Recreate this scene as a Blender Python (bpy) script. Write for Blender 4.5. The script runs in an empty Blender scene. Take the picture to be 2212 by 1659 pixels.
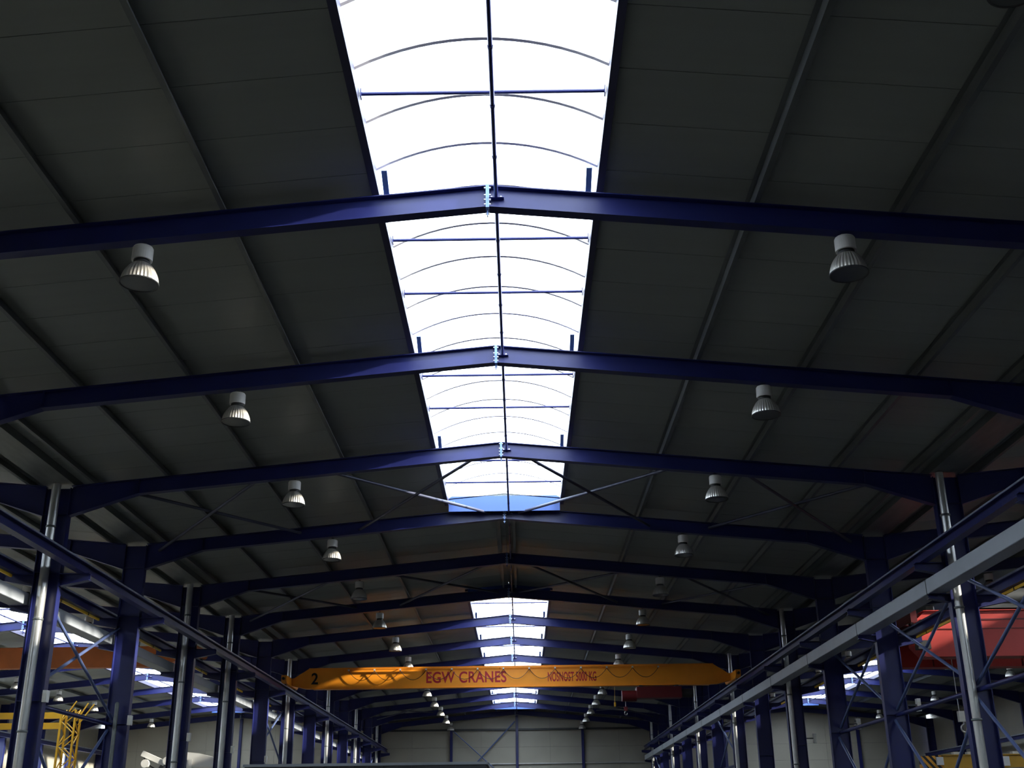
import bpy, bmesh, math, random
from mathutils import Vector, Matrix

random.seed(7)
R = math.radians
scn = bpy.context.scene
col = scn.collection

# ------------------------------------------------------------------ camera, sky, sun, exposure
EYE = (0.383, -14.799, 0.0)            # eye height is z = 0, the floor lies 1.6 m below
PITCH, YAW, ROLL, FPX = 0.3744, -0.0035, -0.0120, 2464.4


def setup_camera():
    cd = bpy.data.cameras.new('camera')
    cam = bpy.data.objects.new('camera', cd)
    col.objects.link(cam)
    fw = Vector((math.sin(YAW) * math.cos(PITCH), math.cos(YAW) * math.cos(PITCH), math.sin(PITCH)))
    r = Vector((math.cos(YAW), -math.sin(YAW), 0))
    u = r.cross(fw)
    r2 = math.cos(ROLL) * r + math.sin(ROLL) * u
    u2 = -math.sin(ROLL) * r + math.cos(ROLL) * u
    m = Matrix((r2, u2, -fw)).transposed().to_4x4()
    m.translation = Vector(EYE)
    cam.matrix_world = m
    cd.sensor_width = 36.0
    cd.lens = 36.0 * FPX / 2212.0
    cd.clip_start = 0.05
    cd.clip_end = 600
    scn.camera = cam


setup_camera()

world = bpy.data.worlds.new('World')
scn.world = world
world.use_nodes = True
wn = world.node_tree
wn.nodes['Background'].inputs[0].default_value = (0.80, 0.90, 1.0, 1)
wn.nodes['Background'].inputs[1].default_value = 8.0

sd = bpy.data.lights.new('sun', 'SUN')
sd.energy = 20.0
sd.angle = R(1.6)
sd.color = (1.0, 0.90, 0.74)
sun = bpy.data.objects.new('sun', sd)
col.objects.link(sun)
SUN_DIR = Vector((1.0, -0.25, 0.395)).normalized()
sun.rotation_euler = SUN_DIR.to_track_quat('Z', 'Y').to_euler()
sun.location = (60, -20, 40)

vs = scn.view_settings
vs.view_transform = 'Standard'
vs.look = 'None'
vs.gamma = 1.0
vs.use_curve_mapping = False
vs.exposure = 0.0
scn.cycles.use_denoising = True
scn.cycles.max_bounces = 10
scn.cycles.diffuse_bounces = 6
scn.cycles.transparent_max_bounces = 24
scn.cycles.sample_clamp_indirect = 6.0


# ------------------------------------------------------------------ materials
def mat(name, color, rough=0.5, metal=0.0, spec=0.5, var=0.0, scale=6.0, bump=0.0, color2=None, stretch=None):
    m = bpy.data.materials.new(name)
    m.use_nodes = True
    nt = m.node_tree
    b = nt.nodes['Principled BSDF']
    b.inputs['Base Color'].default_value = (*color, 1)
    b.inputs['Roughness'].default_value = rough
    b.inputs['Metallic'].default_value = metal
    b.inputs['Specular IOR Level'].default_value = spec
    if var > 0 or bump > 0 or color2:
        tc = nt.nodes.new('ShaderNodeTexCoord')
        mp = nt.nodes.new('ShaderNodeMapping')
        if stretch:
            mp.inputs['Scale'].default_value = stretch
        nt.links.new(tc.outputs['Object'], mp.inputs['Vector'])
        no = nt.nodes.new('ShaderNodeTexNoise')
        no.inputs['Scale'].default_value = scale
        no.inputs['Detail'].default_value = 5
        nt.links.new(mp.outputs['Vector'], no.inputs['Vector'])
        if var > 0 or color2:
            cr = nt.nodes.new('ShaderNodeValToRGB')
            c2 = color2 if color2 else tuple(max(0, c * (1 - var)) for c in color)
            cr.color_ramp.elements[0].position = 0.32
            cr.color_ramp.elements[1].position = 0.68
            cr.color_ramp.elements[0].color = (*c2, 1)
            cr.color_ramp.elements[1].color = (*color, 1)
            nt.links.new(no.outputs['Fac'], cr.inputs['Fac'])
            nt.links.new(cr.outputs['Color'], b.inputs['Base Color'])
        if bump > 0:
            bp = nt.nodes.new('ShaderNodeBump')
            bp.inputs['Strength'].default_value = bump
            bp.inputs['Distance'].default_value = 0.01
            nt.links.new(no.outputs['Fac'], bp.inputs['Height'])
            nt.links.new(bp.outputs['Normal'], b.inputs['Normal'])
    return m


def sheet_mat():
    m = bpy.data.materials.new('polycarbonate')
    m.use_nodes = True
    nt = m.node_tree
    for n in list(nt.nodes):
        if n.type != 'OUTPUT_MATERIAL':
            nt.nodes.remove(n)
    out = [n for n in nt.nodes if n.type == 'OUTPUT_MATERIAL'][0]
    tr = nt.nodes.new('ShaderNodeBsdfTransparent')
    tr.inputs[0].default_value = (0.97, 0.985, 1.0, 1)
    tl = nt.nodes.new('ShaderNodeBsdfTranslucent')
    tl.inputs[0].default_value = (0.9, 0.95, 1.0, 1)
    mx = nt.nodes.new('ShaderNodeMixShader')
    mx.inputs[0].default_value = 0.13
    nt.links.new(tr.outputs[0], mx.inputs[1])
    nt.links.new(tl.outputs[0], mx.inputs[2])
    gl = nt.nodes.new('ShaderNodeBsdfGlossy')
    gl.inputs['Roughness'].default_value = 0.15
    m2 = nt.nodes.new('ShaderNodeMixShader')
    m2.inputs[0].default_value = 0.04
    nt.links.new(mx.outputs[0], m2.inputs[1])
    nt.links.new(gl.outputs[0], m2.inputs[2])
    nt.links.new(m2.outputs[0], out.inputs['Surface'])
    return m


def hazard_mat():
    m = mat('hazard_stripes', (0.8, 0.35, 0.02), 0.5)
    nt = m.node_tree
    b = nt.nodes['Principled BSDF']
    tc = nt.nodes.new('ShaderNodeTexCoord')
    mp = nt.nodes.new('ShaderNodeMapping')
    mp.inputs['Rotation'].default_value = (0, R(40), 0)
    wv = nt.nodes.new('ShaderNodeTexWave')
    wv.inputs['Scale'].default_value = 2.2
    cr = nt.nodes.new('ShaderNodeValToRGB')
    cr.color_ramp.interpolation = 'CONSTANT'
    cr.color_ramp.elements[0].color = (0.01, 0.01, 0.01, 1)
    cr.color_ramp.elements[1].position = 0.5
    cr.color_ramp.elements[1].color = (0.8, 0.35, 0.02, 1)
    nt.links.new(tc.outputs['Object'], mp.inputs['Vector'])
    nt.links.new(mp.outputs[0], wv.inputs['Vector'])
    nt.links.new(wv.outputs['Fac'], cr.inputs['Fac'])
    nt.links.new(cr.outputs[0], b.inputs['Base Color'])
    return m


M = {
    'blue': mat('blue_paint', (0.0145, 0.0195, 0.118), 0.38, 0, 0.4, var=0.18, scale=1.3),
    'bluemid': mat('blue_paint_plate', (0.12, 0.22, 0.58), 0.4, 0, 0.5),
    'panel': mat('roof_sheet', (0.275, 0.30, 0.278), 0.42, 0, 0.4, var=0.06, scale=0.7, bump=0.04, stretch=(0.3, 6, 1)),
    'deck': mat('roof_deck', (0.10, 0.11, 0.11), 0.8),
    'wall': mat('wall_sheet', (0.37, 0.35, 0.29), 0.5, 0, 0.4, var=0.08, scale=0.6),
    'floor': mat('concrete', (0.034, 0.031, 0.027), 0.6, 0, 0.3, var=0.25, scale=0.35),  # darkened to hold down the light bounced off the floor
    'floorbounce': mat('bounce_concrete', (0.34, 0.30, 0.23), 0.55, 0, 0.4, var=0.2, scale=0.35),  # same concrete made paler, to bounce sunlight up into the left hall
    'galv': mat('galvanised_purlin', (0.20, 0.22, 0.22), 0.45, 0.5, 0.5, var=0.25, scale=5, stretch=(1, 0.2, 1)),
    'pipe': mat('galvanised_pipe', (0.58, 0.59, 0.58), 0.28, 0.6, 0.5, var=0.15, scale=3),
    'steel': mat('bare_steel', (0.55, 0.56, 0.57), 0.3, 1.0),
    'bolt': mat('zinc_bolt', (0.75, 0.76, 0.78), 0.28, 0.9),
    'grey': mat('grey_paint', (0.44, 0.48, 0.53), 0.45, 0, 0.5, var=0.12, scale=1.2),
    'white': mat('white_paint', (0.75, 0.75, 0.72), 0.45, 0, 0.5, var=0.06, scale=3),
    'offwhite': mat('cream_sheet', (0.70, 0.69, 0.62), 0.4, 0, 0.5, var=0.10, scale=4),
    'curb': mat('curb_paint', (0.035, 0.035, 0.08), 0.5),
    'arc': mat('aluminium_bar', (0.55, 0.52, 0.56), 0.5, 0.1),
    'endblue': mat('blue_sheet', (0.035, 0.085, 0.30), 0.5),
    'orange': mat('orange_paint', (0.95, 0.33, 0.018), 0.42, 0, 0.5, var=0.10, scale=1.5),
    'brown': mat('rust_orange_paint', (0.80, 0.20, 0.025), 0.5, 0, 0.5, var=0.25, scale=1.2),
    'red': mat('red_paint', (0.62, 0.055, 0.045), 0.48, 0, 0.5, var=0.15, scale=1.0),
    'darkred': mat('dark_red_paint', (0.13, 0.008, 0.012), 0.45),
    'redletter': mat('red_lettering', (0.42, 0.008, 0.02), 0.5),
    'black': mat('black_paint', (0.012, 0.013, 0.015), 0.5),
    'dark': mat('dark_grey_paint', (0.05, 0.055, 0.06), 0.5, 0, 0.5, var=0.2, scale=3),
    'yellow': mat('yellow_paint', (0.58, 0.31, 0.010), 0.45, 0, 0.5, var=0.15, scale=2),
    'baryellow': mat('bar_yellow', (0.92, 0.55, 0.03), 0.4),
    'alu': mat('ribbed_aluminium', (0.80, 0.77, 0.72), 0.36, 0.78, 0.5),
    'housing': mat('lamp_housing', (0.55, 0.54, 0.52), 0.4, 0.0, 0.5, var=0.05),
    'lens': mat('lamp_glass', (0.10, 0.11, 0.11), 0.12, 0.0, 0.5),
    'sheet': sheet_mat(),
    'hazard': hazard_mat(),
}


# ------------------------------------------------------------------ mesh helpers
class MB:
    def __init__(s):
        s.v, s.f, s.sm = [], [], []

    def add(s, vs_, fs, smooth=False):
        o = len(s.v)
        s.v += [tuple(p) for p in vs_]
        s.f += [tuple(i + o for i in q) for q in fs]
        s.sm += [smooth] * len(fs)
        return s

    def box(s, a, b):
        (x0, y0, z0), (x1, y1, z1) = a, b
        x0, x1 = min(x0, x1), max(x0, x1)
        y0, y1 = min(y0, y1), max(y0, y1)
        z0, z1 = min(z0, z1), max(z0, z1)
        v = [(x, y, z) for z in (z0, z1) for y in (y0, y1) for x in (x0, x1)]
        return s.add(v, [(0, 2, 3, 1), (4, 5, 7, 6), (0, 1, 5, 4), (2, 6, 7, 3), (0, 4, 6, 2), (1, 3, 7, 5)])

    def prism(s, poly, a, b, axis='y'):
        """polygon extruded between a and b along an axis; polygon coordinates are the two other axes in order"""
        n = len(poly)

        def P(p, t):
            return {'y': (p[0], t, p[1]), 'x': (t, p[0], p[1]), 'z': (p[0], p[1], t)}[axis]
        v = [P(p, a) for p in poly] + [P(p, b) for p in poly]
        ar = sum(poly[i][0] * poly[(i + 1) % n][1] - poly[(i + 1) % n][0] * poly[i][1] for i in range(n))
        f = [tuple(range(n)), tuple(range(2 * n - 1, n - 1, -1))] + [(i, i + n, (i + 1) % n + n, (i + 1) % n) for i in range(n)]
        flip = (ar < 0) if axis == 'y' else (ar > 0)
        if (b < a):
            flip = not flip
        if flip:
            f = [q[::-1] for q in f]
        return s.add(v, f)

    def bar(s, p, q, w, h, up=(0, 0, 1)):
        """rectangular bar from p to q, w wide sideways, h along up"""
        p, q = Vector(p), Vector(q)
        d = (q - p).normalized()
        sd_ = d.cross(Vector(up)).normalized()
        u = sd_.cross(d).normalized()
        v = []
        for e in (p, q):
            for i, j in ((-1, -1), (1, -1), (1, 1), (-1, 1)):
                v.append(e + sd_ * (i * w / 2) + u * (j * h / 2))
        return s.add(v, [(3, 2, 1, 0), (4, 5, 6, 7), (0, 1, 5, 4), (1, 2, 6, 5), (2, 3, 7, 6), (3, 0, 4, 7)])

    def tube(s, pts, r, n=8, cap=True):
        pts = [Vector(p) for p in pts]
        rings = []
        ref = Vector((0, 0, 1))
        d0 = (pts[1] - pts[0]).normalized()
        if abs(d0.z) > 0.9:
            ref = Vector((0, 1, 0))
        for i, p in enumerate(pts):
            d = (pts[min(i + 1, len(pts) - 1)] - pts[max(i - 1, 0)]).normalized()
            a = d.cross(ref).normalized()
            b = d.cross(a).normalized()
            rings.append([p + a * (r * math.cos(2 * math.pi * k / n)) + b * (r * math.sin(2 * math.pi * k / n)) for k in range(n)])
        v = [q for g in rings for q in g]
        f = []
        for i in range(len(pts) - 1):
            for k in range(n):
                k2 = (k + 1) % n
                f.append((i * n + k, i * n + k2, (i + 1) * n + k2, (i + 1) * n + k))
        s.add(v, f, True)
        if cap:
            s.add(rings[0], [tuple(range(n - 1, -1, -1))])
            s.add(rings[-1], [tuple(range(n))])
        return s

    def lathe(s, prof, c, n=24, ribs=0, ribamp=0.0, smooth=True):
        """profile of (r, z) turned about the z axis through c"""
        v, f = [], []
        for (r, z) in prof:
            for k in range(n):
                a = 2 * math.pi * k / n
                rr = r * (1 + (ribamp if (ribs and k % 2) else 0.0))
                v.append((c[0] + rr * math.cos(a), c[1] + rr * math.sin(a), c[2] + z))
        for i in range(len(prof) - 1):
            for k in range(n):
                k2 = (k + 1) % n
                f.append((i * n + k, i * n + k2, (i + 1) * n + k2, (i + 1) * n + k))
        return s.add(v, f, smooth)

    def disc(s, c, r, n=24, up=1):
        v = [(c[0] + r * math.cos(2 * math.pi * k / n), c[1] + r * math.sin(2 * math.pi * k / n), c[2]) for k in range(n)]
        return s.add(v, [tuple(range(n)) if up > 0 else tuple(range(n - 1, -1, -1))])

    def mesh(s, name, m):
        me = bpy.data.meshes.new(name)
        me.from_pydata(s.v, [], s.f)
        me.materials.append(m)
        me.polygons.foreach_set('use_smooth', s.sm)
        me.update()
        return me

    def build(s, name, m, parent=None, loc=(0, 0, 0)):
        return put(name, s.mesh(name, m), parent, loc)


def put(name, me, parent=None, loc=(0, 0, 0)):
    o = bpy.data.objects.new(name, me)
    col.objects.link(o)
    o.location = loc
    if parent:
        o.parent = parent
    return o


def tag(o, label, cat, group=None):
    o['label'] = label
    o['category'] = cat
    if group:
        o['group'] = group
    return o


def thing(name, label, cat, group=None, loc=(0, 0, 0)):
    o = bpy.data.objects.new(name, None)
    o.empty_display_size = 0.2
    col.objects.link(o)
    o.location = loc
    return tag(o, label, cat, group)


def struct(o):
    o['kind'] = 'structure'
    return o


def sroot(name):
    o = bpy.data.objects.new(name, None)
    o.empty_display_size = 0.2
    col.objects.link(o)
    return struct(o)


def stuff(o):
    o['kind'] = 'stuff'
    return o


def copy_tree(o, parent=None):
    c = o.copy()
    col.objects.link(c)
    if parent:
        c.parent = parent
    for ch in list(o.children):
        copy_tree(ch, c)
    return c


ORD = ['zeroth', 'first', 'second', 'third', 'fourth', 'fifth', 'sixth', 'seventh', 'eighth', 'ninth', 'tenth',
       'eleventh', 'twelfth', 'thirteenth', 'fourteenth', 'fifteenth', 'sixteenth']

# ------------------------------------------------------------------ hall geometry
FLOOR = -1.6
BAY = 6.0
S = 21.56              # distance between the ridges of neighbouring halls
XC = S / 2             # column line
ZT, ZB, SL = 8.966, 8.600, 0.094
NL = 14                # last frame
PH = 0.20              # purlin height
PT = 0.10              # roof panel thickness
YEND = 78.55
YBACK = -23.2
HALLS = {'main': 0.0, 'left': -S, 'right': S}
HALLNAME = {'main': 'middle hall', 'left': 'left side hall', 'right': 'right side hall'}


def fy(n):
    return (n - 1) * BAY


def zt(x):
    return ZT - SL * abs(x)


def zb(x):
    return ZB - SL * abs(x)


# floor and outer walls --------------------------------------------------------
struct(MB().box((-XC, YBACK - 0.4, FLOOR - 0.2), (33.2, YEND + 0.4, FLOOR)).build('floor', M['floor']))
struct(MB().box((-33.2, YBACK - 0.4, FLOOR - 0.2), (-XC, YEND + 0.4, FLOOR)).build('floor', M['floorbounce']))

WX = 1.5 * S + 0.34     # inner face of the outer long walls
WIN_Y = [15.0 + 7.0 * k for k in range(9)]           # windows in the left long wall; unseen ones added to light its hall
WIN_W, WZ0, WZ1 = 2.9, 3.55, 5.75
for side, sg in (('left', -1), ('right', 1)):
    b = MB()
    xa, xb = sg * (WX + 0.06), sg * (WX + 0.2)
    if sg > 0:
        b.box((xa, YBACK - 0.3, FLOOR), (xb, YEND + 0.3, 8.6))
    else:
        b.box((xa, YBACK - 0.3, FLOOR), (xb, YEND + 0.3, WZ0)).box((xa, YBACK - 0.3, WZ1), (xb, YEND + 0.3, 8.6))
        yy = YBACK - 0.3
        for y in WIN_Y + [YEND + 0.3]:
            b.box((xa, yy, WZ0), (xb, y, WZ1))
            yy = y + WIN_W
    w = struct(b.build('wall_' + side, M['deck']))
    cache = {}

    def wpanel(y0, y1, z0, z1):
        key = (round(y1 - y0, 3), round(z1 - z0, 3))
        if key not in cache:
            cache[key] = MB().box((-0.05, 0.008, 0.008), (0.05, y1 - y0 - 0.008, z1 - z0 - 0.008)).mesh('wall_panel', M['wall'])
        put('wall_panel', cache[key], w, (sg * WX, y0, z0))
    if sg > 0:
        y = YBACK
        while y < YEND - 0.2:
            wpanel(y, min(y + 3.0, YEND), FLOOR, 8.45)
            y += 3.0
    else:
        yy = YBACK
        for y in WIN_Y + [YEND]:
            if y - yy > 6:
                n_ = int((y - yy) // 4)
                for k in range(n_):
                    wpanel(yy + (y - yy) * k / n_, yy + (y - yy) * (k + 1) / n_, FLOOR, 8.45)
            else:
                wpanel(yy, y, FLOOR, 8.45)
            if y < YEND:
                wpanel(y, y + WIN_W, FLOOR, WZ0)
                wpanel(y, y + WIN_W, WZ1, 8.45)
            yy = y + WIN_W


def gable(name, Y, sgn, zsplits):
    """gable wall across the three halls; its inner face is at Y, the panels are its children"""
    w = MB()
    for h, x0 in HALLS.items():
        poly = [(x0 - XC, FLOOR), (x0 + XC, FLOOR), (x0 + XC, zt(XC) + PH + 0.06), (x0, zt(0) + PH + 0.06), (x0 - XC, zt(XC) + PH + 0.06)]
        w.prism(poly, Y + sgn * 0.06, Y + sgn * 0.22)
    w = struct(w.build(name, M['deck']))
    wd = XC / 4
    for h, x0 in HALLS.items():
        for k in range(-4, 4):
            a, b = k * wd, (k + 1) * wd
            zz = [FLOOR + 0.02] + zsplits
            for i, z in enumerate(zz):
                if i < len(zz) - 1:
                    poly = [(x0 + a + 0.006, z), (x0 + b - 0.006, z), (x0 + b - 0.006, zz[i + 1] - 0.012), (x0 + a + 0.006, zz[i + 1] - 0.012)]
                else:
                    poly = [(x0 + a + 0.006, z), (x0 + b - 0.006, z), (x0 + b - 0.006, zt(b) + PH), (x0 + a + 0.006, zt(a) + PH)]
                MB().prism(poly, Y, Y + sgn * 0.055).build('wall_panel', M['wall'], w)
    return w


gable('wall_front', YEND, 1, [2.6, 4.97, 6.2])
gable('wall_back', YBACK, -1, [4.0])

# roof: decks with their panels -------------------------------------------------
SKX = 1.63              # half width of the rooflight opening
J0 = 0.8                # a panel joint
STRIPS = {'near': (J0 - 1.2 * 19, fy(4) - 0.35), 'far': (fy(6) + 0.35, fy(14) - 2.6)}


def in_strip(y):
    return any(a <= y <= b for a, b in STRIPS.values())


def slope_poly(x0, sg, xa, xb, off, th):
    return [(x0 + sg * xa, zt(xa) + off), (x0 + sg * xb, zt(xb) + off), (x0 + sg * xb, zt(xb) + off + th), (x0 + sg * xa, zt(xa) + off + th)]


XE = XC - 0.385
for h, x0 in HALLS.items():
    ymin = YBACK
    for sg in (-1, 1):
        dk = MB()
        xo = XE if abs(x0 + sg * XC) < 12 else XC + 0.3
        # deck above the panels, broken by the rooflights
        segs = [(ymin - 0.3, STRIPS['near'][0] if h == 'main' else STRIPS['near'][0], 0.0)]
        cuts = []
        yy = ymin - 0.3
        for nm in ('near', 'far'):
            a, b = STRIPS[nm]
            a = max(a, ymin)
            if a > yy:
                cuts.append((yy, a, 0.0))
            cuts.append((a, b, SKX + 0.112))
            yy = b
        cuts.append((yy, YEND + 0.3, 0.0))
        for (a, b, xi) in cuts:
            dk.prism(slope_poly(x0, sg, xi, xo, PH + PT + 0.004, 0.03), a, b)
        deck = struct(dk.build('ceiling', M['deck']))
        # panels: 1.2 m strips running from the eaves to the rooflight or the ridge
        edges = [J0 + 1.2 * k for k in range(-30, 80)]
        edges = [e for e in edges if ymin <= e <= YEND]
        edges = [ymin] + edges + [YEND]
        cache = {}
        for e0, e1 in zip(edges[:-1], edges[1:]):
            if e1 - e0 < 0.05:
                continue
            brk = sorted({e0, e1} | {c for st in STRIPS.values() for c in st if e0 < c < e1})
            for a, b in zip(brk[:-1], brk[1:]):
                xi = SKX + 0.112 if in_strip((a + b) / 2) else 0.004
                key = (round(b - a, 3), xi)
                if key not in cache:
                    cache[key] = MB().prism(slope_poly(0, sg, xi, xo, PH, PT), 0.006, (b - a) - 0.006).mesh('roof_panel', M['panel'])
                put('roof_panel', cache[key], deck, (x0, a, 0))

# rooflights (barrel vaults of thin plastic sheet) -----------------------------
VR = 3.30
VZ0, VC = 9.15, 1.655
VRISE = VR - math.sqrt(VR * VR - VC * VC)


def vz(x, drop=0.0):
    return VZ0 + VRISE - VR + math.sqrt(VR * VR - x * x) - drop


def vault_sheet(y0, y1):
    b = MB()
    n = 12
    xs_ = [-VC + 2 * VC * i / n for i in range(n + 1)]
    v = []
    for (y, t) in ((y0, 0.0), (y1, 0.0), (y0, 0.008), (y1, 0.008)):
        v += [(x, y, vz(x) + t) for x in xs_]
    k = n + 1
    f = []
    for i in range(n):
        f.append((i, k + i, k + i + 1, i + 1))
        f.append((2 * k + i, 2 * k + i + 1, 3 * k + i + 1, 3 * k + i))
        f.append((i, i + 1, 2 * k + i + 1, 2 * k + i))
        f.append((k + i, 3 * k + i, 3 * k + i + 1, k + i + 1))
    f.append((0, 2 * k, 3 * k, k))
    f.append((n, k + n, 3 * k + n, 2 * k + n))
    return b.add(v, f, False)


win = 0
arc_m = None
bar_m = None
for h, x0 in HALLS.items():
    for nm in ('near', 'far'):
        a, b = STRIPS[nm]
        win += 1
        w = sroot('window_%d' % win)
        ed = [e for e in [0.9 + 1.2 * k for k in range(-20, 70)] if a + 0.15 < e < b - 0.15]
        if arc_m is None:
            pts = [(-VC + 2 * VC * i / 16, 0, vz(-VC + 2 * VC * i / 16) - 0.022) for i in range(17)]
            g = MB()
            for p, q in zip(pts[:-1], pts[1:]):
                g.bar(p, q, 0.06, 0.03)
            arc_m = g.mesh('glazing_bar', M['arc'])
            g = MB()
            g.tube([(-1.60, 0, 9.09), (1.60, 0, 9.09)], 0.026, 8)
            g.box((-1.615, -0.05, 9.03), (-1.60, 0.05, 9.15))
            g.box((1.60, -0.05, 9.03), (1.615, 0.05, 9.15))
            bar_m = g.mesh('tie_bar', M['blue'])
        cache = {}
        for e0, e1 in zip([a] + ed, ed + [b]):
            key = round(e1 - e0, 3)
            if key not in cache:
                cache[key] = vault_sheet(0.004, e1 - e0 - 0.004).mesh('pane', M['sheet'])
            put('pane', cache[key], w, (x0, e0, 0))
        for e in ed:
            put('glazing_bar', arc_m, w, (x0, e, 0))
        # tie bars at the thirds of each bay
        n0 = int(math.floor((a) / BAY)) - 1
        for n in range(n0, int(b / BAY) + 2):
            for t in (1.8, 3.8):
                y = n * BAY + t
                if a + 0.3 < y < b - 0.3:
                    put('tie_bar', bar_m, w, (x0, y, 0))
        for sg in (-1, 1):
            MB().prism([(x0 + sg * SKX, 8.94), (x0 + sg * (SKX + 0.108), 8.93), (x0 + sg * (SKX + 0.108), 9.16), (x0 + sg * SKX, 9.145)], a, b).build('curb', M['curb'], w)
        # end closures: a blue sheet below, a lunette of the same plastic above
        for ye, sgn in ((a, -1), (b, 1)):
            MB().box((x0 - SKX, ye, 8.76), (x0 + SKX, ye + sgn * 0.012, 9.22)).build('end_panel', M['endblue'], w)
            n = 10
            xs_ = [-1.60 + 3.2 * i / n for i in range(n + 1)]
            poly = [(x0 + x, max(9.225, vz(x) - 0.003)) for x in xs_ if vz(x) > 9.23]
            poly = [(poly[0][0], 9.222)] + poly + [(poly[-1][0], 9.222)]
            MB().prism(poly, ye, ye + sgn * 0.006).build('end_pane', M['sheet'], w)


# windows of the left long wall: frame, mullions and panes
fm = MB()
xw = 0.0
fm.box((-0.04, 0, 0), (0.07, WIN_W, 0.07)).box((-0.04, 0, WZ1 - WZ0 - 0.07), (0.07, WIN_W, WZ1 - WZ0))
fm.box((-0.04, 0, 0.07), (0.07, 0.07, WZ1 - WZ0 - 0.07)).box((-0.04, WIN_W - 0.07, 0.07), (0.07, WIN_W, WZ1 - WZ0 - 0.07))
fm = fm.mesh('window_frame', M['dark'])
NC, NR = 3, 3
cw, chh = (WIN_W - 0.14) / NC, (WZ1 - WZ0 - 0.14) / NR
ml = MB()
for k in range(1, NC):
    ml.box((-0.03, 0.07 + k * cw - 0.035, 0.07), (0.06, 0.07 + k * cw + 0.035, WZ1 - WZ0 - 0.07))
ml = ml.mesh('mullion', M['dark'])
tr_m = MB()
for k in range(1, NR):
    tr_m.box((-0.028, 0.07, 0.07 + k * chh - 0.03), (0.058, WIN_W - 0.07, 0.07 + k * chh + 0.03))
tr_m = tr_m.mesh('transom', M['dark'])
pn = MB().box((0.0, 0.036, 0.031), (0.008, cw - 0.036, chh - 0.031)).mesh('pane', M['sheet'])
for y in WIN_Y:
    win += 1
    w = sroot('window_%d' % win)
    w.location = (-(WX + 0.06), y, WZ0)
    put('window_frame', fm, w)
    put('mullion', ml, w)
    put('transom', tr_m, w)
    for k in range(NC):
        for r_ in range(NR):
            put('pane', pn, w, (0, 0.07 + k * cw, 0.07 + r_ * chh))


# ------------------------------------------------------------------ portal frames
FW = 0.10       # half flange width
FT = 0.016


def rafter_mb(sg, x0=0.0, full=True, xin=0.025):
    """welded rafter from the apex plate to the column, with its haunch; sg is the side"""
    b = MB()
    xo = XC - 0.314
    hx, hz = 8.84, 7.235
    web = [(xin, zb(xin) + FT), (hx, zb(hx) + FT), (xo, hz + FT), (xo, zt(xo) - FT), (xin, zt(xin) - FT)]
    b.prism([(x0 + sg * x, z) for x, z in web], -0.006, 0.006)
    top = [(xin, zt(xin) - FT), (xo, zt(xo) - FT), (xo, zt(xo)), (xin, zt(xin))]
    b.prism([(x0 + sg * x, z) for x, z in top], -FW, FW)
    bot = [(xin, zb(xin)), (hx, zb(hx)), (hx, zb(hx) + FT), (xin, zb(xin) + FT)]
    b.prism([(x0 + sg * x, z) for x, z in bot], -FW, FW)
    hn = [(hx, zb(hx)), (xo, hz), (xo, hz + FT), (hx, zb(hx) + FT)]
    b.prism([(x0 + sg * x, z) for x, z in hn], -FW, FW)
    # stiffeners at the haunch
    b.box((x0 + sg * (hx - 0.005), -FW, zb(hx) + FT), (x0 + sg * (hx + 0.005), -0.006, zt(hx) - FT))
    b.box((x0 + sg * (hx - 0.005), 0.006, zb(hx) + FT), (x0 + sg * (hx + 0.005), FW, zt(hx) - FT))
    return b


def column_mb(x, ztop):
    b = MB()
    b.box((x - 0.31, -0.11, FLOOR + 0.03), (x - 0.292, 0.11, ztop))
    b.box((x + 0.292, -0.11, FLOOR + 0.03), (x + 0.31, 0.11, ztop))
    b.box((x - 0.292, -0.007, FLOOR + 0.03), (x + 0.292, 0.007, ztop))
    b.box((x - 0.40, -0.20, FLOOR), (x + 0.40, 0.20, FLOOR + 0.03))
    for z in (7.26, 5.86, 2.9):
        b.box((x - 0.292, -0.105, z), (x + 0.292, -0.007, z + 0.014))
        b.box((x - 0.292, 0.007, z), (x + 0.292, 0.105, z + 0.014))
    return b


def corbel_mb(xa, xb, z1, d=0.30):
    """bracket from the column face xa out to xb, top at z1"""
    b = MB()
    d2 = d * 0.55
    poly = [(xa, z1 - d), (xb, z1 - d2), (xb, z1 - FT), (xa, z1 - FT)]
    b.prism(poly, -0.006, 0.006)
    b.prism([(xa, z1 - FT), (xb, z1 - FT), (xb, z1), (xa, z1)], -0.10, 0.10)
    b.prism([(xa, z1 - d), (xb, z1 - d2), (xb, z1 - d2 + 0.014), (xa, z1 - d + 0.014)], -0.10, 0.10)
    return b


def apex_plate_mb():
    b = MB()
    b.box((-0.024, -0.112, ZB - 0.02), (-0.001, 0.105, ZT))
    b.box((0.001, -0.112, ZB - 0.02), (0.024, 0.105, ZT))
    b.box((-0.008, -0.03, ZB - 0.115), (0.008, 0.03, ZB - 0.02))
    return b


def bolt_mb():
    b = MB()
    for z in (8.64, 8.72, 8.80, 8.92):
        for y in (-0.08, 0.08):
            for s in (-1, 1):
                b.tube([(s * 0.024, y, z), (s * 0.05, y, z)], 0.017, 6)
    for x in (0.06, 0.20):
        b.tube([(x, -0.006, 8.79), (x, -0.04, 8.79)], 0.017, 6)
    b.tube([(-0.03, 0, ZB - 0.07), (0.03, 0, ZB - 0.07)], 0.016, 6)
    return b


def cleat_mb():
    b = MB()
    b.box((0.02, -0.09, 8.755), (0.245, -0.006, 8.767))
    return b


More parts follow.
